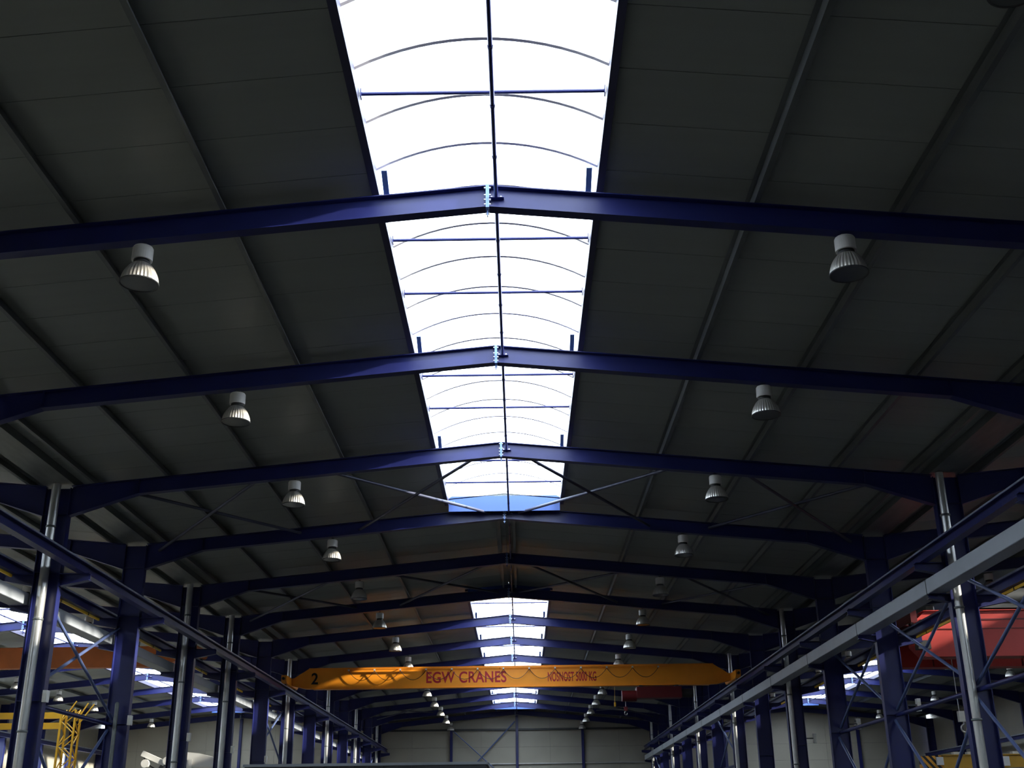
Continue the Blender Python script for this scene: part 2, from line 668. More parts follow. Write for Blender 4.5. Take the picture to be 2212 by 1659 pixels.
def strut_mb(sg):
    """small sloping channel beside the rooflight edge at each frame"""
    b = MB()
    x = 1.50
    p, q = (sg * x, -0.02, 8.845), (sg * x, -0.44, 9.02)
    b.bar(p, q, 0.08, 0.012)
    b.bar((sg * (x + 0.038), -0.02, 8.86), (sg * (x + 0.038), -0.44, 9.035), 0.008, 0.05)
    b.bar((sg * (x - 0.038), -0.02, 8.86), (sg * (x - 0.038), -0.44, 9.035), 0.008, 0.05)
    return b


RXL = 9.97              # crane rail lines of the middle hall
RZ = 6.15               # rail top
RIGHT_DROP = 0.78       # the right hall's runway lies lower
proto = {}
for sg in (-1, 1):
    proto['raf', sg] = rafter_mb(sg).mesh('rafter', M['blue'])
    proto['strut', sg] = strut_mb(sg).mesh('rooflight_strut', M['bluemid'])
    proto['col', sg] = column_mb(sg * XC, 7.93).mesh('column', M['blue'])
    proto['cin', sg] = corbel_mb(sg * (XC - 0.31), sg * (RXL - 0.2), 5.829).mesh('runway_bracket', M['blue'])
proto['cout', -1] = corbel_mb(-(XC + 0.31), -(2 * XC - RXL + 0.2), 5.829).mesh('runway_bracket', M['blue'])
proto['cout', 1] = corbel_mb(XC + 0.31, 2 * XC - RXL + 0.2, 5.829 - RIGHT_DROP).mesh('runway_bracket', M['blue'])
proto['cbox', 1] = corbel_mb(XC - 0.31, RXL + 0.02, 5.09, 0.2).mesh('box_bracket', M['blue'])
proto['cbox', -1] = corbel_mb(-(XC + 0.31), -(2 * XC - RXL - 0.02), 5.09, 0.2).mesh('box_bracket', M['blue'])
proto['plate'] = apex_plate_mb().mesh('apex_plate', M['bluemid'])
proto['bolts'] = bolt_mb().mesh('bolts', M['bolt'])
proto['cleat'] = cleat_mb().mesh('cleat', M['blue'])
proto['ocol', -1] = column_mb(0, 7.93).mesh('column', M['blue'])

for n in range(0, NL + 1):
    if n == 0:
        lb = 'blue steel portal frame almost overhead, before all the frames in view'
    else:
        lb = 'blue portal frame of the middle hall, %s rafter from the viewer' % ORD[n]
    t = thing('portal_frame', lb, 'frame', 'portal frames of the middle hall', (0, fy(n), 0))
    for sg in (-1, 1):
        put('rafter', proto['raf', sg], t)
        put('column', proto['col', sg], t)
        put('runway_bracket', proto['cin', sg], t)
        put('runway_bracket', proto['cout', sg], t)
        put('box_bracket', proto['cbox', sg], t)
        if n not in (5, 6):
            put('rooflight_strut', proto['strut', sg], t)
    p = put('apex_plate', proto['plate'], t)
    stuff(put('bolts', proto['bolts'], p))
    put('cleat', proto['cleat'], t)

for h in ('left', 'right'):
    x0 = HALLS[h]
    so = -1 if h == 'left' else 1
    for n in range(1, NL + 1):
        t = thing('portal_frame', 'blue portal frame of the %s, in line with rafter %s from viewer' % (HALLNAME[h], ORD[n]), 'frame',
                  'portal frames of the ' + HALLNAME[h], (x0, fy(n), 0))
        for sg in (-1, 1):
            put('rafter', proto['raf', sg], t)
        put('column', proto['ocol', -1], t, (so * XC, 0, 0))
        p = put('apex_plate', proto['plate'], t)
        stuff(put('bolts', proto['bolts'], p))
        put('cleat', proto['cleat'], t)

# ridge ties: a tube from frame to frame just beside the apex
for h, x0 in HALLS.items():
    t = thing('ridge_tie', 'thin dark tube running along the ridge of the %s between the rafters' % HALLNAME[h], 'tie rod')
    tm = MB().tube([(0.13, 0.02, 8.765), (0.13, BAY - 0.10, 8.765)], 0.030, 8)
    for k in range(1, 5):
        tm.tube([(0.13, 0.02 + k * 1.2, 8.765), (0.13, 0.06 + k * 1.2, 8.765)], 0.038, 8)
    tm = tm.mesh('tube', M['blue'])
    for n in range(-2 if h == 'main' else 1, NL):
        put('tube', tm, t, (x0, fy(n), 0))

# purlins ---------------------------------------------------------------------
PX = [3.94, 6.07, 8.20, 9.97]
PNAME = ['highest of four', 'second from the top', 'third from the top', 'lowest, by the gutter']


def purlin_mb(x, y0, y1, x0=0.0):
    """Z shaped purlin, one web and two flanges"""
    b = MB()
    z = zt(x) + 0.009
    xx = x0 + x
    b.box((xx - 0.003, y0, z + 0.004), (xx + 0.003, y1, z + PH - 0.024))
    b.box((xx - 0.003, y0, z + 0.0), (xx + 0.075, y1, z + 0.006))
    b.box((xx - 0.075, y0, z + PH - 0.026), (xx + 0.003, y1, z + PH - 0.020))
    b.box((xx + 0.069, y0, z + 0.006), (xx + 0.075, y1, z + 0.03))
    return b


for h, x0 in HALLS.items():
    for sg in (-1, 1):
        for x, pn in zip(PX, PNAME):
            o = purlin_mb(sg * x, -23.0 if h == 'main' else -12.0, YEND - 0.05, x0).build('roof_purlin', M['galv'])
            side = 'left' if sg < 0 else 'right'
            tag(o, 'galvanised purlin, %s slope of %s, %s' % (side, HALLNAME[h], pn), 'purlin', 'roof purlins of the ' + HALLNAME[h])
        o = purlin_mb(sg * 0.24, fy(4) + 0.1, fy(6) - 0.1, x0).build('ridge_purlin', M['galv'])
        tag(o, 'short ridge purlin between rooflights, %s side, %s' % ('left' if sg < 0 else 'right', HALLNAME[h]), 'purlin',
            'ridge purlins of the ' + HALLNAME[h])

# valley gutters along the two column lines -------------------------------------
for sg in (-1, 1):
    g = MB()
    x = sg * XC
    zg = 7.995
    g.box((x - 0.38, YBACK + 0.05, zg + 0.01), (x + 0.38, YEND - 0.02, zg + 0.03))
    g.box((x - 0.38, YBACK + 0.05, zg + 0.03), (x - 0.365, YEND - 0.02, zg + 0.36))
    g.box((x + 0.365, YBACK + 0.05, zg + 0.03), (x + 0.38, YEND - 0.02, zg + 0.36))
    tag(g.build('valley_gutter', M['galv']), 'wide sheet metal valley gutter above the %s row of columns' % ('left' if sg < 0 else 'right'), 'gutter', 'valley gutters')

# ------------------------------------------------------------------ high-bay lamps
def lamp_parts():
    d = {}
    z0 = 7.45
    prof = []
    for i in range(9):
        tt = i / 8.0
        prof.append((0.125 + (0.272 - 0.125) * math.sin(tt * math.pi / 2) ** 0.8, 0.315 - 0.305 * tt))
    b = MB().lathe(prof, (0, 0, z0), 64, ribs=1, ribamp=-0.035, smooth=False)
    d['reflector'] = b.mesh('reflector', M['alu'])
    b = MB().lathe([(0.262, 0.012), (0.280, 0.012), (0.280, -0.006), (0.262, -0.006), (0.262, 0.012)], (0, 0, z0), 40)
    d['rim'] = b.mesh('rim', M['dark'])
    b = MB().disc((0, 0, z0 + 0.004), 0.263, 40, -1)
    d['lens'] = b.mesh('lens', M['lens'])
    b = MB().lathe([(0.09, 0.312), (0.118, 0.312), (0.118, 0.372), (0.09, 0.372)], (0, 0, z0), 24)
    d['collar'] = b.mesh('collar', M['black'])
    b = MB().lathe([(0.001, 0.372), (0.148, 0.372), (0.150, 0.385), (0.150, 0.565), (0.135, 0.590), (0.001, 0.592)], (0, 0, z0), 28, smooth=False)
    d['housing'] = b.mesh('housing', M['housing'])
    b = MB().tube([(0, 0, z0 + 0.59), (0, 0, zb(5.28) - 0.006)], 0.012, 8)
    b.box((-0.04, -0.03, zb(5.28) - 0.014), (0.04, 0.03, zb(5.28) - 0.003))
    d['hanger'] = b.mesh('hanger', M['dark'])
    return d


LP = lamp_parts()


def lamp(x, y, label, group):
    t = thing('high_bay_lamp', label, 'lamp', group, (x, y, 0))
    for k in ('housing', 'collar', 'reflector', 'lens', 'hanger'):
        put(k, LP[k], t)
    put('rim', LP['rim'], t.children[2])
    return t


for n in range(0, NL + 1):
    for sg in (-1, 1):
        x = -5.05 if sg < 0 else 5.22
        if n == 0:
            lb = 'high-bay lamp on the %s, hung before all the rafters in view' % ('left' if sg < 0 else 'right')
        else:
            lb = 'ribbed high-bay lamp under the %s half of the %s middle hall rafter' % ('left' if sg < 0 else 'right', ORD[n])
        lamp(x, fy(n), lb, 'high-bay lamps of the middle hall')
for h in ('left', 'right'):
    for n in range(3, NL + 1):
        for sg in (-1, 1):
            lamp(HALLS[h] + sg * 5.12, fy(n), 'ribbed high-bay lamp, %s half of the %s rafter, %s' % ('left' if sg < 0 else 'right', ORD[n], HALLNAME[h]),
                 'high-bay lamps of the ' + HALLNAME[h])


# ------------------------------------------------------------------ wind bracing
def zmid(x):
    return zt(x) - 0.14


def roof_x(n, sg, x0, xa, xb, xc, xd, label):
    """two crossing tubes between frame n and n+1: xa (frame n) to xb (n+1), xc (n+1) to xd (n)"""
    t = thing('roof_brace', label, 'brace', 'crossed roof braces')
    y0, y1 = fy(n) + 0.03, fy(n + 1) - 0.03
    MB().tube([(x0 + sg * xa, y0, zmid(xa)), (x0 + sg * xb, y1, zmid(xb))], 0.042, 10).build('brace_tube', M['darkbrace'], t)
    MB().tube([(x0 + sg * xd, y0, zmid(xd) - 0.085), (x0 + sg * xc, y1, zmid(xc) - 0.085)], 0.042, 10).build('brace_tube', M['darkbrace'], t)


M['darkbrace'] = mat('roof_brace_paint', (0.055, 0.06, 0.10), 0.4, 0.2)
M['steelblue'] = mat('brace_paint', (0.10, 0.14, 0.30), 0.4, 0.2)
for n in (3, 5):
    for sg in (-1, 1):
        sd_ = 'left' if sg < 0 else 'right'
        wh = 'at the end of the near rooflight' if n == 3 else 'between the two rooflights'
        roof_x(n, sg, 0.0, 9.45, 6.0, 10.1, 5.85, 'crossed roof brace, %s eaves side, %s' % (sd_, wh))
        roof_x(n, sg, 0.0, 4.60, 0.42, 4.25, 0.5, 'crossed roof brace, %s ridge side, %s' % (sd_, wh))
for n in (12,):
    for sg in (-1, 1):
        sd_ = 'left' if sg < 0 else 'right'
        roof_x(n, sg, 0.0, 9.45, 6.0, 10.1, 5.85, 'crossed roof brace, %s eaves side, last bays past the orange crane' % sd_)


def wall_x(n, x, label, lower=True):
    """vertical crossed bracing between column n and n+1 on a column line"""
    t = thing('column_brace', label, 'brace', 'crossed braces between columns')
    y0, y1 = fy(n) + 0.02, fy(n + 1) - 0.02
    up, lo = (5.55, 3.05), (2.75, FLOOR + 0.25)
    sgn = 1 if x < 0 else -1
    xa, xb = (x - 0.17, x - 0.26) if x < 0 else (x + 0.05, x - 0.04)
    for (a, b) in ([up, lo] if lower else [up]):
        MB().tube([(xa, y0, a), (xa, y1, b)], 0.042, 10).build('brace_tube', M['steelblue'], t)
        MB().tube([(xb, y0, b), (xb, y1, a)], 0.042, 10).build('brace_tube', M['steelblue'], t)
    xs_ = xa - 0.02
    MB().tube([(xs_, y0, 2.90), (xs_, y1, 2.90)], 0.055, 10).build('strut_tube', M['blue'], t)


for n, x, w in ((3, -XC, 'left columns nearest in view'), (7, -XC, 'left columns before the orange crane'), (13, -XC, 'last left columns'),
                (2, XC, 'right columns cut by the picture edge'), (3, XC, 'right columns before the red crane'), (4, XC, 'right columns past the red crane'),
                (8, XC, 'right columns past the orange crane'), (13, XC, 'last right columns')):
    wall_x(n, x, 'crossed blue brace and strut between the ' + w)

# downpipes -------------------------------------------------------------------
for sg, ns in ((-1, (3, 5, 6, 8, 10, 12, 14)), (1, (3, 6, 8, 10, 12, 14))):
    for n in ns:
        x = sg * XC + (-0.0 if sg < 0 else -0.19)
        y = fy(n) - 0.235
        t = thing('downpipe', 'galvanised rainwater downpipe in front of %s column %s of the viewer\'s row' % ('left' if sg < 0 else 'right', ORD[n]), 'pipe',
                  'galvanised downpipes', (x, y, 0))
        MB().tube([(0, 0, FLOOR + 0.035), (0, 0, 7.98)], 0.105 if sg < 0 else 0.095, 20).build('pipe', M['pipe'], t)
        for z in (6.9, 4.7, 2.2):
            MB().lathe([(0.106, 0), (0.118, 0), (0.118, 0.05), (0.106, 0.05)], (0, 0, z), 20).build('pipe_clamp', M['galv'], t)

t = thing('vent_pipe', 'thin round-topped grey pipe in front of left column fourth from the viewer', 'pipe', None, (-XC + 0.03, fy(4) - 0.30, 0))
MB().tube([(0, 0, FLOOR), (0, 0, 3.42)], 0.055, 14).build('pipe', M['galv'], t)
MB().lathe([(0.055, 0.0), (0.045, 0.03), (0.025, 0.05), (0.001, 0.056)], (0, 0, 3.42), 14).build('cap', M['galv'], t)

# switch boxes on the columns ---------------------------------------------------
for n in (3, 4, 5, 6, 7):
    t = thing('switch_box', 'small white switch box on the inner face of left column %s' % ORD[n], 'box', 'white boxes on the left columns', (-XC + 0.366, fy(n) - 0.10, 3.0))
    MB().box((-0.05, -0.085, -0.13), (0.05, 0.085, 0.13)).build('case', M['white'], t)
    MB().box((-0.04, -0.092, -0.11), (0.04, -0.085, 0.06)).build('cover', M['offwhite'], t)
for n in (4, 5, 6):
    t = thing('switch_box', 'small white box on the outer face of right column %s' % ORD[n], 'box', 'white boxes on the right columns', (XC + 0.62, fy(n) - 0.10, 3.15))
    MB().box((-0.306, -0.02, -0.02), (-0.052, 0.02, 0.02)).build('bracket', M['dark'], t)
    MB().box((-0.05, -0.085, -0.17), (0.05, 0.085, 0.17)).build('case', M['white'], t)
    MB().box((-0.04, -0.092, -0.14), (0.04, -0.085, 0.08)).build('cover', M['offwhite'], t)


# ------------------------------------------------------------------ crane runways
def runway(x, ztop, y0, y1, label, m='blue'):
    t = thing('crane_runway', label, 'runway', 'crane runways', (x, 0, ztop))
    zt_ = -0.08
    b = MB()
    b.box((-0.10, y0, zt_ - 0.014), (0.10, y1, zt_))
    b.box((-0.10, y0, zt_ - 0.24), (0.10, y1, zt_ - 0.226))
    b.box((-0.005, y0, zt_ - 0.226), (0.005, y1, zt_ - 0.014))
    b.build('runway_beam', M[m], t)
    MB().box((-0.03, y0, zt_), (0.03, y1, 0.0)).build('rail', M['railsteel'], t)
    return t


M['railsteel'] = mat('rail_steel', (0.40, 0.44, 0.52), 0.4, 0.3, var=0.3, scale=4)
runway(-RXL, RZ, -10, YEND - 1.0, 'blue crane runway with a steel rail on the left columns of the middle hall')
runway(RXL, RZ, -10, YEND - 1.0, 'dark blue crane runway with a rail on the right columns of the middle hall')
runway(-(2 * XC - RXL), RZ, -4, YEND - 1.0, 'blue crane runway of the left side hall behind the left columns')
runway(2 * XC - RXL, RZ - RIGHT_DROP, -4, YEND - 1.0, 'blue crane runway of the right side hall behind the right columns')


def box_beam(xa, xb, z0, z1, label):
    t = thing('box_beam', label, 'beam', 'light grey box beams')
    me = None
    for n in range(0, NL):
        if me is None:
            b = MB()
            ch = 0.012
            ya, yb = 0.012, BAY - 0.012
            poly = [(xa + ch, z0), (xb - ch, z0), (xb, z0 + ch), (xb, z1 - ch), (xb - ch, z1), (xa + ch, z1), (xa, z1 - ch), (xa, z0 + ch)]
            b.prism(poly, ya, yb)
            me = b.mesh('beam_segment', M['grey'])
        put('beam_segment', me, t, (0, fy(n), 0))
    g = MB()
    for n in range(0, NL + 1):
        g.box((xa - 0.006, fy(n) - 0.012, z0 - 0.006), (xb + 0.006, fy(n) + 0.012, z1 + 0.01))
    stuff(g.build('joint_plates', M['black'], t))
    return t


box_beam(RXL, RXL + 0.40, 5.09, 5.43, 'light grey steel box beam on brackets of the right columns, joint at each column')
box_beam(-(2 * XC - RXL), -(2 * XC - RXL) + 0.42, 5.09, 5.38, 'light grey steel box beam behind the left columns, under the yellow bar')


def conductor(x, z, zrun, label):
    t = thing('conductor_bar', label, 'conductor', 'yellow conductor bars')
    b = MB().box((x - 0.02, 0.115, z - 0.035), (x + 0.02, BAY - 0.115, z + 0.03)).mesh('bar', M['baryellow'])
    g = MB()
    for y in (1.0, 3.0, 5.0):
        g.box((x - 0.028, y - 0.02, z - 0.04), (x + 0.028, y + 0.02, zrun - 0.002))
    g = g.mesh('clamps', M['black'])
    for n in range(1, NL):
        p = put('bar', b, t, (0, fy(n), 0))
        stuff(put('clamps', g, p))


conductor(-(2 * XC - RXL) - 0.02, 5.785, RZ - 0.32, 'thin yellow conductor bar under the runway of the left side hall')
conductor(2 * XC - RXL + 0.02, 5.005, RZ - RIGHT_DROP - 0.32, 'thin yellow conductor bar under the runway of the right side hall')


# ------------------------------------------------------------------ cranes
def text_obj(body, size, loc, m, parent, width, height, name='lettering'):
    cu = bpy.data.curves.new(name, 'FONT')
    cu.body = body
    cu.size = size
    cu.extrude = 0.002
    cu.offset = 0.012
    cu.space_character = 1.05
    o = bpy.data.objects.new(name, cu)
    col.objects.link(o)
    dg = bpy.context.evaluated_depsgraph_get()
    me = bpy.data.meshes.new_from_object(o.evaluated_get(dg))
    bpy.data.objects.remove(o)
    xs_ = [v.co.x for v in me.vertices]
    ys_ = [v.co.y for v in me.vertices]
    mx, my = min(xs_), min(ys_)
    sx, sy = width / (max(xs_) - mx), height / (max(ys_) - my)
    for v in me.vertices:
        x, y, z = (v.co.x - mx) * sx, (v.co.y - my) * sy, v.co.z
        v.co = (x, -z, y)
    me.materials.clear()
    me.materials.append(m)
    return put(name, me, parent, loc)


def wheel_mb(r, w, x, y, z):
    b = MB()
    b.tube([(x - w / 2, y, z), (x + w / 2, y, z)], r, 18)
    b.tube([(x - w / 2 - 0.012, y, z), (x - w / 2, y, z)], r + 0.02, 18)
    b.tube([(x + w / 2, y, z), (x + w / 2 + 0.012, y, z)], r + 0.02, 18)
    return b


def end_truck(t, x, y0, y1, zr, m, h=0.34, w=0.22):
    b = MB()
    poly = [(y0 + 0.22, zr + 0.05), (y1 - 0.22, zr + 0.05), (y1, zr + 0.16), (y1, zr + 0.05 + h), (y0, zr + 0.05 + h), (y0, zr + 0.16)]
    b.prism(poly, x - w / 2, x + w / 2, 'x')
    tr = b.build('end_truck', m, t)
    for y in (y0 + 0.42, y1 - 0.42):
        wheel_mb(0.11, 0.066, x, y, zr + 0.11 + 0.002).build('wheel', M['dark'], tr)
    for y, s in ((y0, -1), (y1, 1)):
        MB().tube([(x, y, zr + 0.24), (x, y + s * 0.12, zr + 0.24)], 0.06, 12).build('buffer', M['black'], tr)
    return tr


# the orange crane of the middle hall
CY = 37.9
ct = thing('bridge_crane', 'orange single girder bridge crane with red lettering spanning the middle hall', 'crane', None, (0, CY, 0))
gz0, gz1 = 6.08, 6.97
gb = MB()
gp = [(-10.05, 6.28), (-9.25, 6.10), (-8.9, gz0), (8.9, gz0), (9.25, 6.10), (10.05, 6.28), (10.05, 6.52), (9.75, 6.56), (9.1, gz1), (-9.1, gz1), (-9.75, 6.56), (-10.05, 6.52)]
gb.prism(gp, -0.16, 0.16)
gb.prism([(-9.1, gz1), (9.1, gz1), (9.1, gz1 + 0.018), (-9.1, gz1 + 0.018)], -0.21, 0.21)
gb.prism([(-8.9, gz0 - 0.02), (8.9, gz0 - 0.02), (8.9, gz0), (-8.9, gz0)], -0.20, 0.20)
gd = gb.build('girder', M['orange'], ct)
for sg in (-1, 1):
    end_truck(ct, sg * RXL, -1.45, 1.45, RZ, M['orange'])
text_obj('EGW CRANES', 0.6, (-3.81, -0.163, 6.27), M['redletter'], ct, 3.60, 0.50)
text_obj('NOSNOST 5000 KG', 0.5, (1.65, -0.163, 6.28), M['redletter'], ct, 2.18, 0.42)
text_obj('2', 0.6, (-8.98, -0.163, 6.28), M['black'], ct, 0.30, 0.50, 'numeral')
# festoon cable on a track along the girder
tr_ = MB().box((-7.6, -0.30, 6.90), (7.0, -0.25, 6.94))
x = -7.4
while x < 7:
    tr_.box((x - 0.02, -0.27, 6.88), (x + 0.02, -0.16, 6.90))
    x += 2.3
tr_.build('festoon_track', M['orange'], ct)
xc = [-7.3 + 1.16 * i for i in range(13)]
for x in xc:
    MB().box((x - 0.035, -0.315, 6.83), (x + 0.035, -0.235, 6.90)).build('cable_trolley', M['housing'], ct)
for a, b in zip(xc[:-1], xc[1:]):
    pts = []
    for i in range(11):
        s_ = i / 10
        pts.append((a + (b - a) * s_, -0.275, 6.83 - 0.42 * (1 - (2 * s_ - 1) ** 2)))
    MB().tube(pts, 0.013, 6).build('festoon_cable', M['black'], ct)
# hoist hanging below the right half
hb = MB().box((5.6, -0.36, 5.50), (7.6, 0.36, 5.98)).build('hoist_body', M['darkred'], ct)
MB().tube([(4.95, 0, 5.62), (5.6, 0, 5.62)], 0.24, 16).build('hoist_drum', M['darkred'], hb)
MB().tube([(7.6, 0, 5.72), (8.15, 0, 5.72)], 0.19, 16).build('hoist_motor', M['dark'], hb)
for xx in (5.8, 7.4):
    MB().box((xx - 0.08, -0.26, 5.98), (xx + 0.08, 0.26, 6.06)).build('hoist_trolley', M['dark'], hb)
MB().tube([(5.1, -0.03, 5.40), (5.1, -0.03, 5.16)], 0.012, 6).tube([(5.1, 0.03, 5.40), (5.1, 0.03, 5.16)], 0.012, 6).build('hoist_rope', M['steel'], ct)
hk = MB().box((5.02, -0.07, 4.98), (5.18, 0.07, 5.16)).build('hook_block', M['darkred'], ct)
pts = [(5.10 + 0.06 * math.cos(a_), 0, 4.88 + 0.075 * math.sin(a_)) for a_ in [R(d_) for d_ in range(90, 390, 25)]]
MB().tube([(5.10, 0, 4.99), (5.10, 0, 4.955)] + pts[1:], 0.018, 8).build('hook', M['steel'], hk)
MB().tube([(4.62, -0.3, 6.0), (4.60, -0.3, 5.3)], 0.01, 6).box((4.56, -0.34, 5.14), (4.64, -0.26, 5.32)).build('pendant_control', M['yellow'], ct)

# the rust orange crane of the left hall
CY2 = 28.0
lx = -(2 * XC - RXL)
bt = thing('bridge_crane', 'rust orange bridge crane behind the left columns in the left side hall', 'crane', None, (0, CY2, 0))
l2 = -S - RXL
gb = MB()
gp = [(l2 + 0.2, 6.22), (l2 + 1.0, 5.80), (lx - 1.2, 5.80), (lx - 0.1, 6.22), (lx - 0.1, 6.50), (lx - 1.0, 6.52), (l2 + 1.0, 6.52), (l2 + 0.2, 6.50)]
gb.prism(gp, -0.18, 0.18)
gb.prism([(l2 + 1.0, 6.52), (lx - 1.0, 6.52), (lx - 1.0, 6.54), (l2 + 1.0, 6.54)], -0.22, 0.22)
gb.build('girder', M['brown'], bt)
end_truck(bt, lx, -1.3, 1.3, RZ, M['brown'])
end_truck(bt, l2, -1.3, 1.3, RZ, M['brown'])
runway(l2, RZ, -4, YEND - 1.0, 'blue crane runway on the far left wall of the left side hall')

# the red double girder crane of the right hall
CY3 = 18.75
r1, r2 = 2 * XC - RXL, S + RXL
zr = RZ - RIGHT_DROP
rt = thing('bridge_crane', 'big red double girder bridge crane in the right side hall', 'crane', None, (0, CY3, 0))
gb = MB()
gp = [(r1 + 0.13, 4.85), (r1 + 0.38, 4.56), (r2 - 0.38, 4.56), (r2 - 0.13, 4.85), (r2 - 0.13, 5.46), (r2 - 0.55, 5.82), (r1 + 0.55, 5.82), (r1 + 0.13, 5.46)]
gp = [(x_, z_ + 0.0) for x_, z_ in gp]
gb.prism(gp, -0.25, 0.25)
gb.build('girder', M['red'], rt)
fl = MB()
fl.box((r1 + 0.5, -0.31, 5.83), (r2 - 0.5, 0.31, 5.85))
fl.build('top_flange', M['red'], rt)
MB().box((r1 + 0.4, -0.31, 4.53), (r2 - 0.4, 0.31, 4.555)).build('bottom_flange', M['red'], rt)
MB().box((r1 + 0.4, -0.27, 5.565), (r2 - 0.4, -0.251, 5.60)).build('girder_rib', M['darkred'], rt)
MB().box((r1 + 0.4, -0.27, 5.31), (r2 - 0.4, -0.251, 5.33)).build('girder_rib', M['darkred'], rt)
gb2 = MB()
gp2 = [(r1 + 0.13, 4.85), (r1 + 0.4, 4.50), (r2 - 0.4, 4.50), (r2 - 0.13, 4.85), (r2 - 0.13, 5.46), (r2 - 0.55, 5.82), (r1 + 0.55, 5.82), (r1 + 0.13, 5.46)]
gb2.prism(gp2, 1.75, 2.25)
gb2.build('girder', M['red'], rt)
for xx in (12.9, 13.25, 15.6, 18.1, 20.6, 23.1, 25.6, 28.1):
    MB().box((xx - 0.02, 1.735, 4.52), (xx + 0.02, 1.75, 5.6)).build('girder_stiffener', M['darkred'], rt)
for x_ in (r1, r2):
    tr3 = MB().prism([(-0.9, zr + 0.05), (2.9, zr + 0.05), (2.9, zr + 0.38), (-0.9, zr + 0.38)], x_ - 0.09, x_ + 0.09, 'x').build('end_truck', M['darkred'], rt)
    for y_ in (-0.6, 2.6):
        wheel_mb(0.11, 0.066, x_, y_, zr + 0.112).build('wheel', M['dark'], tr3)
MB().box((r1 + 0.14, -0.56, 4.72), (r1 + 0.5, -0.26, 4.96)).build('travel_motor', M['dark'], rt)
ty = MB().box((13.0, -0.3, 5.90), (16.2, 2.3, 6.02)).build('hoist_trolley', M['dark'], rt)
MB().tube([(14.3, 0.4, 6.32), (15.8, 0.4, 6.32)], 0.28, 18).build('hoist_drum', M['dark'], ty)
MB().box((13.9, 0.9, 6.03), (14.7, 1.8, 6.5)).build('hoist_motor', M['dark'], ty)
MB().box((15.2, 1.0, 6.03), (15.9, 1.9, 6.62)).build('hoist_gearbox', M['darkred'], ty)
MB().tube([(13.22, 1.1, 5.9), (13.22, 1.1, 3.15)], 0.012, 6).tube([(13.38, 1.1, 5.9), (13.38, 1.1, 3.15)], 0.012, 6).build('hoist_rope', M['steel'], rt)
hk = MB().box((13.17, 1.03, 2.85), (13.43, 1.17, 3.15)).build('hook_block', M['offwhite'], rt)
pts = [(13.30 + 0.09 * math.cos(a_), 1.1, 2.67 + 0.11 * math.sin(a_)) for a_ in [R(d_) for d_ in range(90, 390, 25)]]
MB().tube([(13.30, 1.1, 2.85), (13.30, 1.1, 2.78)] + pts[1:], 0.025, 8).build('hook', M['steel'], hk)
runway(r2, zr, -4, YEND - 1.0, 'blue crane runway on the far right wall of the right side hall')

# low yellow gantry in the right hall
yt = thing('gantry_crane', 'low yellow gantry beam with striped end under the red crane', 'crane', None, (0, 20.0, 0))
MB().box((12.55, -0.14, 1.58), (19.5, 0.14, 1.92)).box((12.55, -0.2, 1.92), (19.5, 0.2, 1.945)).build('beam', M['yellow'], yt)
MB().box((11.95, -0.14, 1.58), (12.54, 0.14, 1.92)).build('striped_end', M['hazard'], yt)
MB().box((12.35, -0.22, 1.66), (12.54, -0.145, 1.88)).build('end_stop', M['white'], yt)
MB().box((14.02, -0.18, 1.62), (14.45, -0.145, 1.88)).build('rating_plate', M['white'], yt)
for xx in (14.15, 19.2):
    lg = MB().bar((xx, -0.02, 1.575), (xx - 0.0, -0.9, FLOOR + 0.08), 0.16, 0.12, (1, 0, 0)).bar((xx, 0.02, 1.575), (xx, 0.9, FLOOR + 0.08), 0.16, 0.12, (1, 0, 0))
    lg.box((xx - 0.1, -1.0, FLOOR), (xx + 0.1, 1.0, FLOOR + 0.1)).build('leg', M['yellow'], yt)
for xx in (12.9, 13.3, 14.6, 15.4):
    MB().box((xx, -0.1, 1.946), (xx + 0.22, 0.1, 2.02)).build('bracket', M['offwhite'], yt)

# chain hook hanging in the right hall (sunlit)
# yellow lattice mast with two beams, left hall
my = thing('yellow_gantry', 'yellow lattice mast carrying two level beams in the left side hall', 'gantry', None, (0, 44.0, 0))
mx0, mx1 = -22.35, -21.6
lat = [(-22.35, -0.35), (-21.65, -0.35), (-22.35, 0.35), (-21.65, 0.35)]
for (px_, py_) in lat:
    MB().bar((px_, py_, FLOOR), (px_, py_, 5.9), 0.09, 0.09, (0, 1, 0)).build('mast_post', M['yellow'], my)
g = MB()
z = FLOOR + 0.4
k = 0
while z < 5.6:
    for y_ in (-0.35, 0.35):
        a_, b_ = (-22.31, -21.69) if k % 2 else (-21.69, -22.31)
        g.bar((a_, y_, z), (b_, y_, z + 0.55), 0.045, 0.045)
    for x_ in (-22.35, -21.65):
        a_, b_ = (-0.31, 0.31) if k % 2 else (0.31, -0.31)
        g.bar((x_, a_, z), (x_, b_, z + 0.55), 0.045, 0.045)
    z += 0.6
    k += 1
g.build('mast_lattice', M['yellow'], my)
for z in (5.02, 5.52):
    MB().box((-27.5, -0.12, z), (-22.41, 0.12, z + 0.30)).build('beam', M['yellow'], my)
for a_, b_ in (((-21.6, 0, 5.2), (-20.9, 0, 6.2)), ((-22.4, 0, 5.4), (-21.8, 0, 6.35)), ((-21.7, 0, 5.4), (-21.2, 0, 6.25))):
    MB().bar(a_, b_, 0.06, 0.06, (0, 1, 0)).build('strut', M['yellow'], my)
MB().bar((-27.3, 0, FLOOR), (-27.3, 0, 5.015), 0.22, 0.22, (0, 1, 0)).build('leg', M['yellow'], my)

